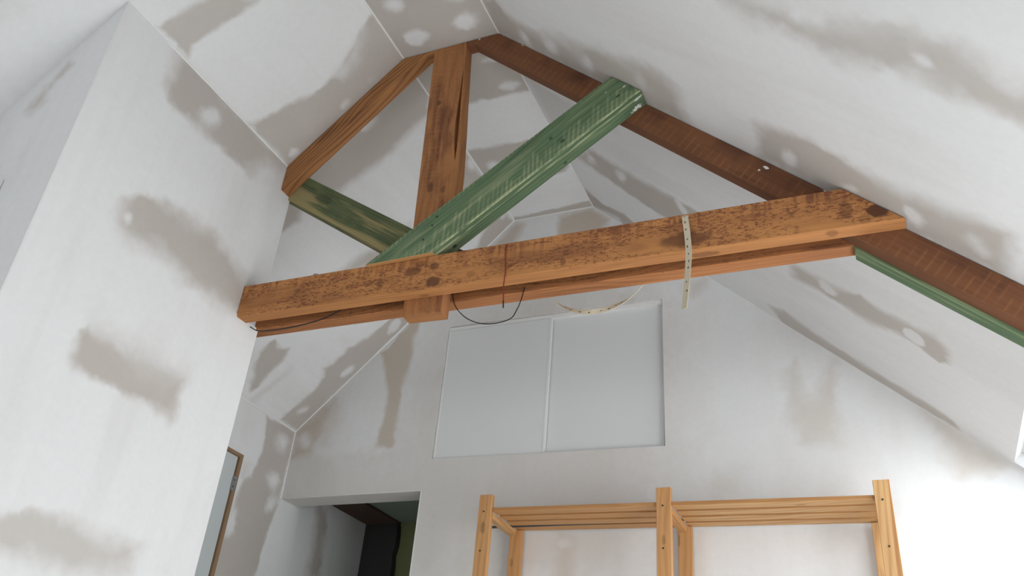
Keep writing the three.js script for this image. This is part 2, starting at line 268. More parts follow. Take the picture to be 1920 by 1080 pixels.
// ceilings: two slopes and the flat ridge strip
{
  const cl = Math.hypot(1, ML), rect = [-0.05, -0.05, 1.9, 2.95];
  const L = (-RW - XL) * cl + 0.06;
  const g = slab([[0, -0.15], [L, -0.15], [L, ZEND], [0, ZEND]], [], 0.12, [-RW, YR, 0], [-1 / cl, -ML / cl, 0], [0, 0, 1], rect);
  struct('ceiling_slope_left', g, boardMaterial(rect, PATCHES.L, { ppm: 440, seed: 7, feather: 1.0, streak: [0, 1] }));
}
const cr = Math.hypot(1, MR), sOf = (x) => (x - RW) * cr;
const WIN = [[0.03, 1.03]];
{
  const rect = [-0.1, -0.1, 2.75, 2.6], L = sOf(XR) + 0.08, s0 = sOf(2.047), s1 = sOf(2.36);
  const holes = WIN.map(([a, b]) => [[s0, a], [s1, a], [s1, b], [s0, b]]);
  // (s, z) x -> normal: use B = -z so that the thickness lies above the ceiling
  const g = slab([[0, 0.15], [L, 0.15], [L, -ZEND], [0, -ZEND]].map((p) => p), holes.map((h) => h.map(([a, b]) => [a, -b])), 0.12, [RW, YR, 0], [1 / cr, MR / cr, 0], [0, 0, -1], rect);
  const P = g.attributes.position, uv = g.attributes.uv;
  for (let i = 0; i < P.count; i++) { const s = (P.getX(i) - RW) * cr; uv.setXY(i, (s - rect[0]) / rect[2], (P.getZ(i) - rect[1]) / rect[3]); }
  struct('ceiling_slope_right', g, boardMaterial(rect, PATCHES.R, { ppm: 420, seed: 11, feather: 1.4, streak: [1, 0] }));
  // roof windows set in the slope
  WIN.forEach(([a, b], k) => {
    const w = new THREE.Group(); w.name = 'window_' + (k + 1); w.userData.kind = 'structure'; scene.add(w);
    const X = [1 / cr, MR / cr, 0], lift = 0.05, O = [RW + lift * (-MR / cr), YR + lift / cr, 0];
    const ring = slab([[s0 - 0.01, -a + 0.01], [s1 + 0.01, -a + 0.01], [s1 + 0.01, -b - 0.01], [s0 - 0.01, -b - 0.01]],
      [[[s0 + 0.012, -a - 0.012], [s1 - 0.03, -a - 0.012], [s1 - 0.03, -b + 0.012], [s0 + 0.012, -b + 0.012]]], 0.045, O, X, [0, 0, -1], [0, 0, 1, 1]);
    mesh('window_frame', ring, M.frame, w);
    const pane = slab([[s0 + 0.01, -a - 0.01], [s1 - 0.025, -a - 0.01], [s1 - 0.025, -b + 0.01], [s0 + 0.01, -b + 0.01]], [], 0.004, [O[0] + 0.02 * -MR / cr, O[1] + 0.02 / cr, 0], X, [0, 0, -1], [0, 0, 1, 1]);
    mesh('pane', pane, M.glass, w);
  });
}
{
  const rect = [-0.3, -0.1, 0.6, 2.6];
  const g = slab([[-RW, 0.15], [RW, 0.15], [RW, -ZEND], [-RW, -ZEND]], [], 0.1, [0, YR, 0], [1, 0, 0], [0, 0, -1], rect);
  const P = g.attributes.position, uv = g.attributes.uv;
  for (let i = 0; i < P.count; i++) uv.setXY(i, (P.getX(i) - rect[0]) / rect[2], (P.getZ(i) - rect[1]) / rect[3]);
  const list = [[1, 0.01, [-0.4, 1.6, 0.4, 1.6, 0.4, 3, -0.4, 3]]].concat(PATCHES.Ridge);
  struct('ceiling_ridge', g, boardMaterial(rect, list, { ppm: 420, seed: 13, streak: [1, 0] }));
}
// partition box on the left: long side, end facing the camera, far end
{
  const rect = [1.25, 1.0, 1.2, 2.2];
  const g = slab([[-ZN + 0.001, 0], [-ZF, 0], [-ZF, YW], [-ZN + 0.001, YW]], [], 0.1, [XW - 0.1, 0, 0], [0, 0, -1], [0, 1, 0], rect);
  const fix = (q) => { const P = q.attributes.position, uv = q.attributes.uv; for (let i = 0; i < P.count; i++) uv.setXY(i, (P.getZ(i) - rect[0]) / rect[2], (P.getY(i) - rect[1]) / rect[3]); return q; };
  const mat = boardMaterial(rect, PATCHES.W, { ppm: 440, seed: 17, feather: 1.1, streak: [0, 1] });
  const side = struct('wall_partition_side', fix(g), mat);
  // below the tie beam the lining stands slightly proud towards its far edge
  const w = new THREE.ExtrudeGeometry(shapeOf([[XW - 0.02, -ZF], [XW + 0.011, -ZF], [XW + 0.0005, -1.56], [XW - 0.02, -1.56]]), { depth: 2.289, bevelEnabled: false });
  w.rotateX(-Math.PI / 2);
  mesh('lining_board', fix(w), mat, side);
  const rf = [-1.6, 1.8, 0.9, 1.4];
  const f = slab([[XL, 0], [XW - 0.0005, 0], [XW - 0.0005, YW], [XL, YE]], [], 0.1, [0, 0, ZN - 0.1], [1, 0, 0], [0, 1, 0], rf);
  struct('wall_partition_end', f, boardMaterial(rf, PATCHES.F, { ppm: 300, seed: 19, streak: [0, 1] }));
  struct('wall_partition_far', box(XL, XW - 0.1, 0, slopeL(XL), ZF, ZF + 0.1), M.paint);
}
// floor, knee wall on the right, wall with an added window behind the camera
struct('floor', box(XL - 0.12, XR + 0.12, -0.1, 0, -1.1, ZEND + 0.12), M.floor);
const ADDED_SIDE = [[0.12, 1.02, 0.15, 1.52], [1.22, 2.58, 0.12, 1.58]];  // unseen side windows, added to bring in light from the right
{
  const g = slab([[-0.147, 0], [ZEND, 0], [ZEND, slopeR(XR) + 0.05], [-0.147, slopeR(XR) + 0.05]], ADDED_SIDE.map(([a, c, d, e]) => [[a, d], [c, d], [c, e], [a, e]]), 0.12, [XR + 0.12, 0, 0], [0, 0, 1], [0, 1, 0], [0, 0, 1, 1]);
  struct('wall_right', g, M.paint);
  ADDED_SIDE.forEach(([a, c, d, e], k) => {
    const w = new THREE.Group(); w.name = 'window_' + (k + 2); w.userData.kind = 'structure'; scene.add(w);
    const n = k ? 2 : 1, step = (c - a) / n, bars = [box(XR + 0.03, XR + 0.09, d, d + 0.05, a, c), box(XR + 0.03, XR + 0.09, e - 0.05, e, a, c)];
    for (let i = 0; i <= n; i++) bars.push(box(XR + 0.03, XR + 0.09, d + 0.05, e - 0.05, Math.max(a, a + i * step - 0.025), Math.min(c, a + i * step + 0.025)));
    mesh('window_frame', mergeGeometries(bars), M.frame, w);
    for (let i = 0; i < n; i++) mesh('pane', box(XR + 0.058, XR + 0.062, d + 0.05, e - 0.05, a + i * step + 0.025, a + (i + 1) * step - 0.025), M.glass, w);
  });
}
{
  const g = slab([[XL, 0], [XR, 0], [XR, slopeR(XR)], [RW, YR], [-RW, YR], [XL, YE]], [[[0, 0.3], [2.2, 0.3], [2.2, 1.75], [0, 1.75]]], 0.12, [0, 0, ZEND], [1, 0, 0], [0, 1, 0], [0, 0, 1, 1]);
  struct('wall_front', g, M.paint);
  const w = new THREE.Group(); w.name = 'window_4'; w.userData.kind = 'structure'; scene.add(w);  // window behind the camera, added and sized for its light
  const bars = [box(0, 2.2, 0.30, 0.36, ZEND, ZEND + 0.06), box(0, 2.2, 1.69, 1.75, ZEND, ZEND + 0.06)];
  for (const x of [0, 0.713, 1.427, 2.14]) bars.push(box(x, x + 0.06, 0.36, 1.69, ZEND, ZEND + 0.06));
  mesh('window_frame', mergeGeometries(bars), M.frame, w);
  for (const x of [0.06, 0.773, 1.487]) mesh('pane', box(x, x + 0.653, 0.36, 1.69, ZEND + 0.028, ZEND + 0.032), M.glass, w);
}
// the unlit little room behind the doorway
const DB = -0.92;
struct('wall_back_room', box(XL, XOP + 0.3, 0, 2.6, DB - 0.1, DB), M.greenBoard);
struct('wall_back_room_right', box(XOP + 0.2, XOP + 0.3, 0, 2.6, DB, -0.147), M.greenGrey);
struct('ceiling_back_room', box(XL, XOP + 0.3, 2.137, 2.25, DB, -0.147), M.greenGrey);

// door in the left wall
{
  const d = new THREE.Group(); d.name = 'door_1'; d.userData.kind = 'structure'; scene.add(d);
  d.userData.label = 'pale grey door in a raw timber frame, half hidden by the white partition';
  mesh('door_leaf', box(XL - 0.045, XL - 0.006, 0.005, DY - 0.020, DZ0 + 0.030, 1.17), M.door, d);
  const fr = [box(XL - 0.10, XL + 0.004, 0, DY, DZ0, DZ0 + 0.024), box(XL - 0.10, XL + 0.004, DY - 0.018, DY, DZ0 + 0.024, 1.176), box(XL - 0.10, XL + 0.004, 0, DY, 1.176, 1.20)];
  mesh('door_frame', mergeGeometries(fr), M.rawWood, d);
  const h = mesh('hinge', box(XL - 0.008, XL + 0.006, 1.925, 2.0, DZ0 + 0.008, DZ0 + 0.034, 0.002), M.steel, d);
  for (const y of [1.945, 1.98]) mesh('screw', new THREE.CylinderGeometry(0.0035, 0.0035, 0.003, 8).rotateZ(Math.PI / 2).translate(XL + 0.007, y, DZ0 + 0.028), M.screw, h);
}
// corner beads and caulked lines where the boards meet
let trimN = 0;
function trim(a, b, r = 0.005, mat = M.white) {
  const A = new THREE.Vector3(...a), B = new THREE.Vector3(...b), g = new THREE.CylinderGeometry(r, r, A.distanceTo(B), 6);
  g.applyQuaternion(new THREE.Quaternion().setFromUnitVectors(new THREE.Vector3(0, 1, 0), B.clone().sub(A).normalize())).translate((A.x + B.x) / 2, (A.y + B.y) / 2, (A.z + B.z) / 2);
  struct('trim_' + (++trimN), g, mat);
}
trim([-RW, YR, 0], [-RW, YR, 4.0], 0.0055);
trim([RW, YR, 0], [RW, YR, 4.0], 0.0035);
trim([-RW, YR, 0], [RW, YR, 0], 0.004);
trim([-RW, YR, 0], [XL, YE, 0], 0.005);
trim([RW, YR, 0], [1.1, slopeR(1.1), 0], 0.0035);
trim([1.1, slopeR(1.1), 0], [2.3, slopeR(2.3), 0], 0.0022, M.paint);
trim([XL, YE, 0], [XL, YE, 0.8], 0.005);
trim([XL, YE, 0], [XL, YOP, 0], 0.005);
trim([XW, YW, ZF], [XW, YW, 2.16], 0.005);
trim([XL + 0.002, YOP, 0], [XOP, YOP, 0], 0.003, M.paint);
trim([XOP, YOP, 0], [XOP, 0, 0], 0.003, M.paint);
trim([XW, YW, ZN], [XW, 0, ZN], 0.003, M.paint);

// ================================================================ WOOD
// colours are linear; u runs along the timber in metres, v across: 0..0.20 front face, 0.20..0.30 edges, 0.30.. ends
function woodMaterial({ len, u0 = 0, seed, base, dark, light, ring = 70, ringAmp = 0.35, warp = 2.2, mottle = 0, speck = 0, saw = null, knots = [], pale = null, hgt = 0.32, ppm = 640, rough = 0.9, bands = null, flecks = [], wear = 0, heartShade = null }) {
  const W = Math.min(2048, Math.round(len * ppm)), H = Math.round(hgt * 560), data = new Uint8Array(W * H * 4), bump = new Uint8Array(W * H * 4);
  for (let j = 0; j < H; j++) for (let i = 0; i < W; i++) {
    const u = (i + 0.5) / W * len + u0, v = (j + 0.5) / H * hgt, face = v < 0.2;
    let kd = 0, bend = 0;
    for (const [ku, kv, ru, rv, str] of knots) {
      const d2 = ((u - ku) / ru) ** 2 + ((v - kv) / rv) ** 2;
      if (d2 < 9) { const w = 1 - sstep(0.7, 1.25, Math.sqrt(d2) + (vnoise(u * 70, v * 70) - 0.5) * 0.3); kd = Math.max(kd, w * str); bend += Math.exp(-d2 * 0.45) * rv * 26 * Math.sign(v - kv); }
    }
    const g = (v * ring + (fbm(u * 1.1 + seed * 7, v * 5 + seed, 3) - 0.5) * warp * 4 + bend);
    const r = 0.5 + 0.5 * Math.sin(g * 6.283), rr = Math.pow(r, 2.2);
    let t = rr * ringAmp + (fbm(u * 5 + seed, v * 190, 3) - 0.5) * 0.55 + (fbm(u * 2.3 + seed * 3, v * 12, 3) - 0.5) * 0.5;
    if (mottle && face) t += mottle * (sstep(0.45, 0.75, fbm(u * 6 + seed * 2, v * 16, 4)) - 0.25);
    if (speck && face) t += speck * sstep(0.56, 0.66, fbm(u * 90 + seed, v * 330, 3)) * sstep(0.28, 0.5, fbm(u * 4, v * 20 + seed, 2));
    if (heartShade) t += heartShade.amt * sstep(-0.002, 0.002, v - heartShade.v0 - (fbm(u * 2.2 + seed, 1.5, 3) - 0.5) * heartShade.wav) * (1 - sstep(heartShade.v1 - 0.002, heartShade.v1 + 0.002, v));
    let lt = 0, b = 0.5 - 0.2 * (t - 0.2);
    if (bands && face) {   // dark teeth left by the saw along one edge
      const q = fbm(u * bands.f + seed, 3.3 + v * 2, 3); const reach = sstep(bands.v1, bands.v0, v + (vnoise(u * 40, seed) - 0.5) * bands.jit);
      t += bands.amp * sstep(0.45, 0.62, q) * reach;
    }
    if (saw && (face || saw.edge)) {
      const ph = (u + (v - 0.1) * saw.slant + (fbm(u * 3, seed, 2) - 0.5) * 0.03) / saw.step, fr = ph - Math.floor(ph), k = LAT[(Math.floor(ph) * 97 + seed * 31) & 65535];
      const reach = saw.v0 < saw.v1 ? 1 - sstep(saw.v0 + k * (saw.v1 - saw.v0), saw.v0 + k * (saw.v1 - saw.v0) + 0.02, v) : sstep(saw.v0 - k * (saw.v0 - saw.v1) - 0.015, saw.v0 - k * (saw.v0 - saw.v1), v);
      const rt = saw.top ? sstep(saw.top - k * 0.012, saw.top + 0.008, v) : 0;
      const line = Math.exp(-(((fr - 0.5) * saw.step) ** 2) / (2 * saw.wid ** 2)) * Math.max(reach, rt) * (0.45 + 0.55 * LAT[(Math.floor(ph) * 41 + seed * 17) & 65535]) * (0.5 + 0.5 * vnoise(u * 60, v * 90));
      lt += line * saw.amp; b += line * 0.35;
    }
    t = clamp(t + 0.15);
    const o = (j * W + i) * 4;
    let pl = 0; if (pale) pl = pale.amp * sstep(pale.lo, pale.hi, fbm(u * pale.fu + seed * 5, v * pale.fv + seed, 4)) * (0.6 + 0.4 * rr);
    if (wear && (v < 0.009 || (v > 0.268 && v < 0.277))) lt += wear * sstep(0.25, 0.6, fbm(u * 14 + seed, v * 120, 3));
    lt = clamp(lt + pl);
    let fk = 0; for (const [fu, fv, ru, rv] of flecks) { const d2 = ((u - fu) / ru) ** 2 + ((v - fv) / rv) ** 2; if (d2 < 6) fk = Math.max(fk, 1 - sstep(0.5, 0.8, d2 * 0.5 + fbm(u * 160, v * 160, 2) * 0.9 - 0.1)); }
    for (let c = 0; c < 3; c++) {
      let x = base[c] + (dark[c] - base[c]) * t; x += (light[c] - x) * lt; x += (dark[c] * 0.55 - x) * clamp(kd);
      x += ([0.76, 0.75, 0.71][c] - x) * fk;
      data[o + c] = toS(x); bump[o + c] = 255 * clamp(b);
    }
    data[o + 3] = bump[o + 3] = 255;
  }
  const m = new THREE.MeshStandardMaterial({ map: dataTex(W, H, data), roughness: rough, bumpMap: dataTex(W, H, bump, false), bumpScale: 0.0015 });
  m.userData = { u0, len, hgt }; return m;
}
// a timber: outline in the x-y plane between z0 and z1, grain along dir from origin
function timber(poly, z0, z1, origin, dir, mat, bev = 0.003) {
  const g = new THREE.ExtrudeGeometry(shapeOf(poly), { depth: z1 - z0 - 2 * bev, bevelEnabled: true, bevelSize: bev, bevelOffset: -bev, bevelThickness: bev, bevelSegments: 1 });
  g.translate(0, 0, z0 + bev); return woodUV(g, origin, dir, mat, z0);
}
function woodUV(g, origin, dir, mat, z0) {
  const { u0, len, hgt } = mat.userData, d = new THREE.Vector2(...dir).normalize(), P = g.attributes.position, N = g.attributes.normal, uv = g.attributes.uv;
  for (let i = 0; i < P.count; i += 3) {
    const nz = Math.abs(N.getZ(i)), nx = N.getX(i) * d.x + N.getY(i) * d.y;
    for (let k = i; k < i + 3; k++) {
      const x = P.getX(k) - origin[0], y = P.getY(k) - origin[1];
      const a = x * d.x + y * d.y, c = -x * d.y + y * d.x;
      let v; if (nz > 0.6) v = c; else if (Math.abs(nx) > 0.7) v = 0.30 + (P.getZ(k) - z0) * 0.2; else v = 0.215 + (P.getZ(k) - z0);
      uv.setXY(k, (a - u0) / len, v / hgt);
    }
  }
  return g;
}

const wood = {
  tie: woodMaterial({ len: 2.75, u0: -0.1, seed: 4, base: [0.50, 0.22, 0.072], dark: [0.19, 0.068, 0.027], light: [0.60, 0.29, 0.11], ring: 30, ringAmp: 0.12, mottle: 0.38, speck: 0.75, warp: 1.4,
    bands: { f: 60, v0: 0.155, v1: 0.07, jit: 0.06, amp: 0.5 },
    knots: [[0.67, 0.055, 0.014, 0.022, 0.45], [0.905, 0.03, 0.032, 0.022, 0.85], [0.90, 0.10, 0.022, 0.016, 0.7], [0.81, 0.09, 0.036, 0.018, 0.7], [0.84, 0.12, 0.024, 0.015, 0.45], [1.85, 0.05, 0.085, 0.028, 0.75], [2.44, 0.052, 0.034, 0.022, 1.5],
      [0.285, 0.08, 0.016, 0.014, 0.4], [1.058, 0.04, 0.018, 0.012, 0.35], [1.415, 0.035, 0.01, 0.02, 0.5], [1.425, 0.07, 0.012, 0.012, 0.3], [2.35, 0.07, 0.02, 0.03, 0.5], [2.40, 0.03, 0.02, 0.02, 0.35], [1.9, 0.235, 0.05, 0.015, 0.55], [0.85, 0.232, 0.02, 0.01, 0.4], [2.30, 0.25, 0.018, 0.02, 0.45]] }),
  tieBack: woodMaterial({ len: 3.2, u0: -0.1, seed: 9, base: [0.44, 0.18, 0.062], dark: [0.16, 0.056, 0.025], light: [0.6, 0.29, 0.11], ring: 60, ringAmp: 0.35, mottle: 0.6, speck: 0.4, warp: 3, ppm: 600 }),
  rafterR: woodMaterial({ len: 2.9, u0: -0.1, seed: 14, base: [0.19, 0.074, 0.029], dark: [0.085, 0.030, 0.015], light: [0.34, 0.15, 0.06], ring: 25, ringAmp: 0.1, mottle: 0.3, warp: 1,
    saw: { step: 0.031, slant: 0.05, wid: 0.0024, v0: 0.02, v1: 0.085, amp: 0.5, edge: false }, flecks: [[1.612, 0.078, 0.014, 0.006], [1.60, 0.06, 0.006, 0.005], [0.143, 0.098, 0.006, 0.005], [0.28, 0.095, 0.012, 0.004], [0.04, 0.03, 0.006, 0.006], [1.836, 0.096, 0.012, 0.003], [2.05, 0.09, 0.02, 0.003]], bands: { f: 9, v0: 0.10, v1: 0.03, jit: 0.04, amp: 0.5 }, }),
  rafterL: woodMaterial({ len: 1.3, u0: -0.1, seed: 21, base: [0.40, 0.18, 0.062], dark: [0.15, 0.055, 0.024], light: [0.5, 0.26, 0.1], ring: 34, ringAmp: 0.6, mottle: 0.35, warp: 2.2 }),
  king: woodMaterial({ len: 1.7, u0: -0.1, seed: 27, base: [0.40, 0.172, 0.060], dark: [0.15, 0.052, 0.024], light: [0.47, 0.22, 0.085], ring: 18, ringAmp: 0.25, mottle: 0.5, speck: 0.2, warp: 1.6,
    saw: { step: 0.022, slant: -0.15, wid: 0.004, v0: 0.165, v1: 0.06, amp: 0.22 },
    knots: [[0.61, 0.105, 0.026, 0.014, 0.6], [0.585, 0.045, 0.02, 0.013, 0.5], [1.085, 0.11, 0.014, 0.012, 0.75], [0.62, 0.07, 0.06, 0.02, 0.2]] }),
  braceR: woodMaterial({ len: 1.35, u0: -0.2, seed: 33, base: [0.125, 0.195, 0.10], dark: [0.045, 0.082, 0.045], light: [0.40, 0.43, 0.25], ring: 60, ringAmp: 0.35, mottle: 0.25, warp: 1.2,
    saw: { step: 0.0225, slant: -0.72, wid: 0.0045, v0: 0.015, v1: 0.085, amp: 0.55, top: 0.150, edge: false }, wear: 0.75, pale: { amp: 0.45, lo: 0.55, hi: 0.8, fu: 3, fv: 45 }, flecks: [[0.955, 0.232, 0.03, 0.012], [0.97, 0.27, 0.02, 0.006], [0.90, 0.104, 0.005, 0.003], [0.966, 0.07, 0.01, 0.004]],
    knots: [[0.624, 0.09, 0.008, 0.006, 0.8], [0.65, 0.04, 0.012, 0.008, 0.8], [0.61, 0.235, 0.008, 0.006, 0.8], [0.095, 0.132, 0.005, 0.005, 1], [0.06, 0.11, 0.005, 0.005, 1], [0.0, 0.08, 0.005, 0.005, 1], [0.92, 0.05, 0.012, 0.004, 1], [0.08, 0.245, 0.009, 0.008, 0.9]] }),
  braceL: woodMaterial({ len: 1.4, u0: -0.1, seed: 39, base: [0.13, 0.15, 0.065], dark: [0.034, 0.058, 0.028], light: [0.40, 0.31, 0.14], ring: 95, ringAmp: 0.5, mottle: 0.4, warp: 1.0, pale: { amp: 0.9, lo: 0.46, hi: 0.66, fu: 2.2, fv: 28 }, knots: [[0.90, 0.10, 0.05, 0.03, 0.5], [0.30, 0.08, 0.05, 0.03, 0.4]] }),
  strip: woodMaterial({ len: 2.0, u0: -0.1, seed: 45, base: [0.13, 0.21, 0.11], dark: [0.05, 0.09, 0.045], light: [0.34, 0.38, 0.2], ring: 110, ringAmp: 0.55, warp: 0.8, pale: { amp: 0.6, lo: 0.5, hi: 0.75, fu: 3, fv: 60 } }),
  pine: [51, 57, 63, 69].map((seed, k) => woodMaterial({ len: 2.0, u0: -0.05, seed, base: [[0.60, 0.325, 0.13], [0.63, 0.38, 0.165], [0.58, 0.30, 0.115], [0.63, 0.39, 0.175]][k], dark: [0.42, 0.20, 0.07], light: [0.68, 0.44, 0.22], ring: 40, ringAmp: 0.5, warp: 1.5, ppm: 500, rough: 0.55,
    knots: [[[1.70, 0.03, 0.03, 0.010, 0.7], [0.9, 0.04, 0.02, 0.01, 0.5]], [[0.5, 0.02, 0.02, 0.01, 0.4]], [[1.62, 0.05, 0.02, 0.008, 0.6]], []][k], heartShade: k === 3 ? { v0: 0.085, v1: 0.14, wav: 0.05, amt: 0.55 } : { v0: 0.24, v1: 0.4, wav: 0.004, amt: 0.6 } })),  // gap shade put into the slat edge colour; fourth pine has real heartwood
};

// ================================================================ ROOF TRUSS
const truss = group('roof_truss', [0, 0, ZT]);
tag(truss, 'stained timber roof truss with king post, two tie beams and green braces under the ridge', 'truss');
function part(name, geo, mat, label, parent = truss) { geo.translate(0, 0, -ZT); const o = mesh(name, geo, mat, parent); if (label) o.userData.label = label; return o; }
const EPS = 0.002;
// rafters lie right under the slopes
part('rafter', timber([[RW, YR - EPS], [0.0865, YR - EPS], [0.0885, 3.605], [0.122, 3.605], [2.40, slopeR(2.40) - 0.137], [2.40, slopeR(2.40) - EPS]], ZB, ZT, [0.1, slopeR(0.1) - 0.137], [1, MR], wood.rafterR), wood.rafterR, 'dark brown stained rafter with slanting saw marks, under the right slope');
part('rafter', timber([[-RW, YR - EPS], [XW + 0.001, YW - EPS], [XW + 0.001, slopeL(XW) - 0.137], [-0.121, slopeL(-0.121) - 0.137], [-0.079, slopeL(-0.121) - 0.137], [-0.080, YR - EPS]], ZB, ZT, [XW, slopeL(XW) - 0.137], [1, ML], wood.rafterL), wood.rafterL, 'short brown stained rafter with swirling grain, under the left slope');
// king post, leaning a little, with a long split near its right edge
{
  const poly = [[-0.0795, YR - EPS], [-0.036, 2.609], [-0.019, 2.203], [0.146, 2.199], [0.134, 2.88], [0.120, 3.10], [0.107, 3.28], [0.0855, YR - EPS]];
  const g = timber(poly, ZB, ZT, [0.146, 2.199], [-0.0605, 1.424], wood.king);
  const cut = new THREE.ExtrudeGeometry(shapeOf([[0.0915, 3.46], [0.1025, 3.225], [0.1125, 3.085], [0.114, 3.011], [0.113, 2.918], [0.094, 3.046], [0.088, 3.152], [0.0885, 3.29]]), { depth: 0.05, bevelEnabled: false });
  cut.translate(0, 0, ZT - 0.028);
  const A = new Brush(g, wood.king), B = new Brush(cut, wood.king); A.updateMatrixWorld(); B.updateMatrixWorld();
  const ev = new Evaluator(); ev.attributes = ['position', 'normal', 'uv'];
  let r = ev.evaluate(A, B, SUBTRACTION).geometry; if (r.index) r = r.toNonIndexed(); r.clearGroups();
  woodUV(r, [0.146, 2.199], [-0.0605, 1.424], wood.king, ZB);
  part('king_post', r, wood.king, 'broad brown king post with a long dark split along its right edge');
}
// tie beams in front of and behind the king post
const tieY = (x) => 2.277 - 0.0113 * (x + 0.72);
const tieTop = (x) => 2.424 - 0.0135 * (x + 0.74);
{
  const xe = 1.735;
  part('tie_beam', timber([[XW, tieY(XW)], [xe, slopeR(xe) - 0.003], [1.572, slopeR(1.572) - 0.003], [XW, tieTop(XW)]], ZT, 1.421, [XW, tieY(XW)], [1, -0.0113], wood.tie), wood.tie, 'front tie beam, orange brown with dark knots, cut off at the right slope');
  part('tie_beam', timber([[XL, 2.283], [1.585, 2.266], [1.585, 2.40], [XL, 2.39]], 1.238, ZB, [XL, 2.283], [1, -0.005], wood.tieBack), wood.tieBack, 'rear tie beam showing below the front one');
}
// green braces
const braceFront = part('brace', timber([[-0.173, 2.411], [0.122, 2.418], [0.924, slopeR(0.924) - 0.004], [0.805, slopeR(0.805) - 0.004]], ZT, 1.442, [0.118, 2.419], [0.803, 0.581], wood.braceR), wood.braceR, 'green stained brace with pale saw marks, in front of the king post');
part('cut_end', timber([[-0.168, 2.4075], [0.119, 2.4145], [0.121, 2.4182], [-0.171, 2.4112]], ZT + 0.062, 1.4415, [-0.18, 2.40], [1, 0], wood.pine[2], 0.0008), wood.pine[2], 'raw sawn end of the green brace', braceFront).position.set(0, 0, 0);
part('brace', timber([[-0.866, slopeL(-0.866) - EPS], [-0.205, 2.572], [0.06, 2.40], [0.205, 2.40], [0.205, 2.488], [-0.074, 2.656], [-0.764, slopeL(-0.764) - EPS]], 1.238, ZB, [-0.866, 3.02], [0.661, -0.448], wood.braceL), wood.braceL, 'dark green brace with tan streaks, behind the king post');
part('batten', timber([[1.582, slopeR(1.582) - 0.152], [2.40, slopeR(2.40) - 0.152], [2.40, slopeR(2.40) - EPS], [1.582, slopeR(1.582) - EPS]], 1.238, ZB, [1.589, slopeR(1.589) - 0.152], [1, MR], wood.strip), wood.strip, 'green stained board behind the lower end of the right rafter');

// ================================================================ HATCH PANELS
function hatchPanel(x0, x1, yb0, yb1, yt, z, label) {
  const p = group('sliding_panel', [(x0 + x1) / 2, Math.min(yb0, yb1), z]);
  tag(p, label, 'sliding panel', 'sliding panels of the hatch in the gable');
  const g = new THREE.ExtrudeGeometry(shapeOf([[x0, yb0], [x1, yb1], [x1, yt], [x0, yt]]), { depth: 0.016, bevelEnabled: false });
  g.translate(-p.position.x, -p.position.y, -0.016); mesh('board', g, M.panel, p);
  return p;
}
const yb = (x) => 2.178 - 0.017 * (x + 0.592);
{
  const a = hatchPanel(-0.588, 0.032, yb(-0.583) + 0.003, yb(0.032) + 0.003, 2.934, -0.010, 'pale grey sliding panel on the left of the high hatch, with white edges');
  for (const [x, w] of [[-0.588, 0.007], [0.024, 0.009]]) mesh('edge_strip', box(x - a.position.x - 0.001, x + w - a.position.x, yb(x) + 0.004 - a.position.y, 2.933 - a.position.y, -0.016, 0.003), M.white, a);
  hatchPanel(0.0, 0.632, yb(0) + 0.004, yb(0.632) + 0.004, 2.937, -0.034, 'pale grey sliding panel on the right of the high hatch, set further back');
  struct('trim_13', box(-0.590, 0.634, 2.936, 2.957, -0.12, -0.010), M.white);
  struct('wall_back_recess', box(-0.65, 0.70, 2.10, 3.02, -0.25, -0.147), M.paint);
}

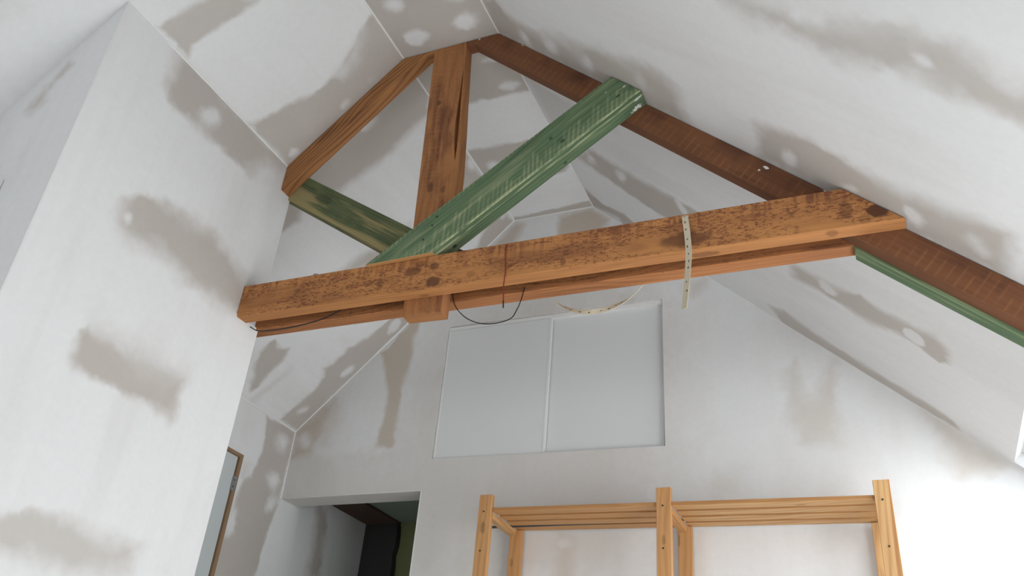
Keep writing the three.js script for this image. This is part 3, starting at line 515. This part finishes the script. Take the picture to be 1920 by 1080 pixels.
// ================================================================ SHELVING RACK
{
  const rack = group('shelving_rack', [0.74, 0, 0.19]);
  tag(rack, 'bare pine shelving rack with slatted top shelf in front of the gable wall', 'shelving rack');
  const add = (name, g, m, parent = rack) => { g.translate(-0.74, 0, -0.19); return mesh(name, g, m, parent); };
  // uv: grain along the longest side
  const pineBox = (x0, x1, y0, y1, z0, z1, mat, shift = 0, edge = false) => {
    const g = new RoundedBoxGeometry(x1 - x0, y1 - y0, z1 - z0, 1, 0.002), P = g.attributes.position, N = g.attributes.normal, uv = g.attributes.uv;
    g.translate((x0 + x1) / 2, (y0 + y1) / 2, (z0 + z1) / 2);
    const L = [x1 - x0, y1 - y0, z1 - z0], ax = L.indexOf(Math.max(...L)), lo = [x0, y0, z0], { u0, len, hgt } = mat.userData;
    for (let i = 0; i < P.count; i += 3) {
      const n = [Math.abs(N.getX(i)), Math.abs(N.getY(i)), Math.abs(N.getZ(i))], drop = n.indexOf(Math.max(...n));
      const oth = [0, 1, 2].filter((k) => k !== ax && k !== drop)[0] ?? (ax + 1) % 3;
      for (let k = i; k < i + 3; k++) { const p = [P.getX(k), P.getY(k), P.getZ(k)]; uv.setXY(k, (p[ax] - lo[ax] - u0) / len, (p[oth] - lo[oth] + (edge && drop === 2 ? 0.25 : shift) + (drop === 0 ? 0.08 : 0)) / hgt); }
    }
    return g;
  };
  add('cross_bar', box(-0.170, 0.760, 1.7715, 1.781, 0.091, 0.103, 0.002), M.darkMetal).userData.label = 'dark metal bar below the slats';
  const posts = [[-0.119, 1.848], [0.689, 1.838], [1.5235, 1.823]], sy = (x) => 1.772 - 0.014 * (x + 0.06);
  posts.forEach(([x, top], k) => {
    const f = add('post', pineBox(x, x + 0.06, 0, top, 0.318, 0.35, wood.pine[[0, 2, 3][k]], [0, 0.02, 0.045][k]), wood.pine[[0, 2, 3][k]]);
    for (const y of [top - 0.077, top - 0.25]) { const s = new THREE.CylinderGeometry(0.004, 0.004, 0.002, 8).rotateX(Math.PI / 2).translate(x + 0.027, y, 0.3505); add('screw', s, M.screw, f); }
    const b = add('post', pineBox(x + [0.030, 0.018, -0.03][k], x + [0.030, 0.018, -0.03][k] + 0.06, 0, sy(x) - 0.001, 0.022, 0.054, wood.pine[(k + 2) % 3], 0.03), wood.pine[(k + 2) % 3]);
    add('side_rail', pineBox(x + 0.022, x + 0.060, sy(x) - 0.026, sy(x), 0.054, 0.318, wood.pine[(k + 1) % 3], 0.05), wood.pine[(k + 1) % 3]);
    add('side_rail', pineBox(x + 0.022, x + 0.060, 0.30, 0.335, 0.054, 0.318, wood.pine[(k + 1) % 3], 0.05), wood.pine[(k + 1) % 3]);
  });
  for (const [a, b, n] of [[-0.058, 0.688, 0], [0.750, 1.523, 1]]) {
    for (let k = 0; k < 4; k++) {
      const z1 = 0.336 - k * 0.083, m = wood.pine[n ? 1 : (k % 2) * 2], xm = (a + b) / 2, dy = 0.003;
      const g = pineBox(a, b, sy(xm) + dy, sy(xm) + dy + 0.017, z1 - 0.060, z1, m, 0.02 * k, true);  // front edges take the band painted as gap shade
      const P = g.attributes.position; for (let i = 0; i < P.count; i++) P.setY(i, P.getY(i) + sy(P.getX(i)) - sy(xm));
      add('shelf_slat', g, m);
    }
  }
}

// ================================================================ WIRES AND STRAPS
const V = (a) => new THREE.Vector3(...a);
function wire(name, pts, r, mat, label, cat) { return tag(mesh(name, new THREE.TubeGeometry(new THREE.CatmullRomCurve3(pts.map(V), false, 'centripetal'), pts.length * 12, r, 6), mat), label, cat); }
{
  const r = wire('red_wire', [[0.42, 2.405, 1.385], [0.418, 2.414, 1.41], [0.417, 2.405, 1.425], [0.419, 2.36, 1.427], [0.425, 2.29, 1.427], [0.424, 2.22, 1.427], [0.429, 2.165, 1.427]], 0.0027, M.red, 'dark red wire hanging over the front tie beam', 'wire');
  mesh('wire_end', new THREE.CylinderGeometry(0.0029, 0.0029, 0.028, 8).rotateZ(0.1).translate(0.4295, 2.152, 1.427), M.black, r);
  wire('black_wire', [[0.16, 2.33, 1.325], [0.166, 2.285, 1.325], [0.185, 2.235, 1.325], [0.235, 2.18, 1.325], [0.30, 2.148, 1.325], [0.37, 2.142, 1.325], [0.418, 2.155, 1.325], [0.428, 2.185, 1.315], [0.437, 2.225, 1.305], [0.45, 2.29, 1.303]], 0.002, M.black, 'thin black wire drooping in a loop below the tie beams', 'wire');
  wire('dark_cable', [[-0.762, 2.272, 1.34], [-0.72, 2.25, 1.336], [-0.62, 2.245, 1.332], [-0.50, 2.252, 1.33], [-0.41, 2.27, 1.325], [-0.34, 2.30, 1.32]], 0.0025, M.black, 'thin dark cable sagging between the tie beams beside the partition', 'cable');
  const curl = []; for (let i = 0; i <= 14; i++) { const t = i / 14 * Math.PI * 2.6; curl.push([-0.44 + 0.02 * Math.cos(t) + i * 0.0015, 2.428 + 0.006 * Math.sin(t), 1.40 + 0.008 * Math.sin(t * 1.3)]); }
  wire('wire_curl', curl, 0.0016, M.black, 'small curl of black wire lying on top of the front tie beam', 'wire');
}
function strapMat() {
  const W = 64, H = 512, d = new Uint8Array(W * H * 4), r = rng(5);
  for (let i = 0; i < W * H; i++) { const n = 1 + (vnoise((i % W) * 0.3, Math.floor(i / W) * 0.15) - 0.5) * 0.16; const c = [0.56, 0.49, 0.37]; for (let k = 0; k < 3; k++) d[i * 4 + k] = toS(c[k] * n); d[i * 4 + 3] = 255; }
  for (let k = 0; k < 15; k++) { const cx = 14 + r() * 36, cy = 16 + k * 32 + r() * 14, rx = 5 + r() * 5, ry = 3 + r() * 3.5; for (let y = 0; y < H; y++) for (let x = 0; x < W; x++) if (((x - cx) / rx) ** 2 + ((y - cy) / ry) ** 2 + ((x + y) % 7) * 0.04 < 1) { const o = (y * W + x) * 4; d[o] = 92; d[o + 1] = 84; d[o + 2] = 52; } }
  return new THREE.MeshStandardMaterial({ map: dataTex(W, H, d), roughness: 0.6 });
}
const strap = strapMat();
// a strip of webbing swept along points, with its width direction given at each point
function ribbon(pts, wid, thick) {
  const c = new THREE.CatmullRomCurve3(pts.map((p) => V(p)), false, 'centripetal'), n = 60, pos = [], uv = [], idx = [];
  const ws = pts.map((p) => V(p[3]).normalize());
  for (let i = 0; i <= n; i++) {
    const t = i / n, p = c.getPoint(t), tan = c.getTangent(t), f = t * (pts.length - 1), k = Math.min(pts.length - 2, Math.floor(f));
    const w = ws[k].clone().lerp(ws[k + 1], f - k).normalize(); w.addScaledVector(tan, -w.dot(tan)).normalize();
    const nn = tan.clone().cross(w).normalize();
    for (const [a, b] of [[-1, -1], [1, -1], [1, 1], [-1, 1]]) { const q = p.clone().addScaledVector(w, a * wid / 2).addScaledVector(nn, b * thick / 2); pos.push(q.x, q.y, q.z); uv.push(a < 0 ? 0 : 1, t); }
  }
  for (let i = 0; i < n; i++) for (let k = 0; k < 4; k++) { const a = i * 4 + k, b = i * 4 + (k + 1) % 4; idx.push(a, b, a + 4, b, b + 4, a + 4); }
  idx.push(0, 3, 2, 0, 2, 1); const e = n * 4; idx.push(e, e + 1, e + 2, e, e + 2, e + 3);
  const g = new THREE.BufferGeometry(); g.setAttribute('position', new THREE.Float32BufferAttribute(pos, 3)); g.setAttribute('uv', new THREE.Float32BufferAttribute(uv, 2)); g.setIndex(idx);
  const h = g.toNonIndexed(); h.computeVertexNormals(); return h;
}
tag(mesh('hanging_strap', ribbon([[1.078, 2.404, 1.38, [1, 0, 0]], [1.076, 2.409, 1.41, [1, 0, 0]], [1.074, 2.398, 1.4255, [1, 0, 0]], [1.079, 2.33, 1.4265, [1, 0, 0.1]], [1.082, 2.25, 1.4275, [1, 0, 0.15]], [1.077, 2.16, 1.432, [1, 0, 0.35]], [1.064, 2.036, 1.434, [1, 0, 0.5]]], 0.021, 0.002), strap),
  'cream speckled strap hanging straight down over the front tie beam', 'strap');
const EDGE = [-0.29, 0.51, -0.81];
tag(mesh('drooping_strap', ribbon([[0.515, 2.30, 1.232, EDGE], [0.54, 2.262, 1.228, EDGE], [0.60, 2.218, 1.225, [-0.15, 0.9, -0.4]], [0.69, 2.197, 1.222, [0, 1, 0.5]], [0.77, 2.209, 1.222, [-0.1, 0.95, -0.2]], [0.83, 2.235, 1.225, EDGE], [0.90, 2.30, 1.232, EDGE]], 0.017, 0.0025), strap),
  'cream speckled strap drooping in a shallow loop below the rear tie beam', 'strap');

// ================================================================ SMALL THINGS
tag(mesh('wall_box', box(-1.13, -1.012, 2.19, 2.325, ZN + 0.001, ZN + 0.035, 0.004), M.white), 'white box on the end of the partition, at the left edge of the view', 'box');
tag(mesh('old_board', box(XL + 0.002, XL + 0.23, 2.118, 2.136, DB + 0.002, -0.17, 0.004), M.oldBeam), 'dark brown board under the ceiling along the left wall inside the dim doorway', 'board');
{
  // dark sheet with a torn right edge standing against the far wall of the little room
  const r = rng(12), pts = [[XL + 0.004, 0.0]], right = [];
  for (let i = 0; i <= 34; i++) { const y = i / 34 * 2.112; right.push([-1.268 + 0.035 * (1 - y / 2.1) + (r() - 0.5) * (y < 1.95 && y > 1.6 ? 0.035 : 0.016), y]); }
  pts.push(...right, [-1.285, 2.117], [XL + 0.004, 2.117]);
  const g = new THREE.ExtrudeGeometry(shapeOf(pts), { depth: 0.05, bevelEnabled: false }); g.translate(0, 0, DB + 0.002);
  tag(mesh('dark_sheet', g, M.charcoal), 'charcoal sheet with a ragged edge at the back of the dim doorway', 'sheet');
}

renderer.render(scene, camera);
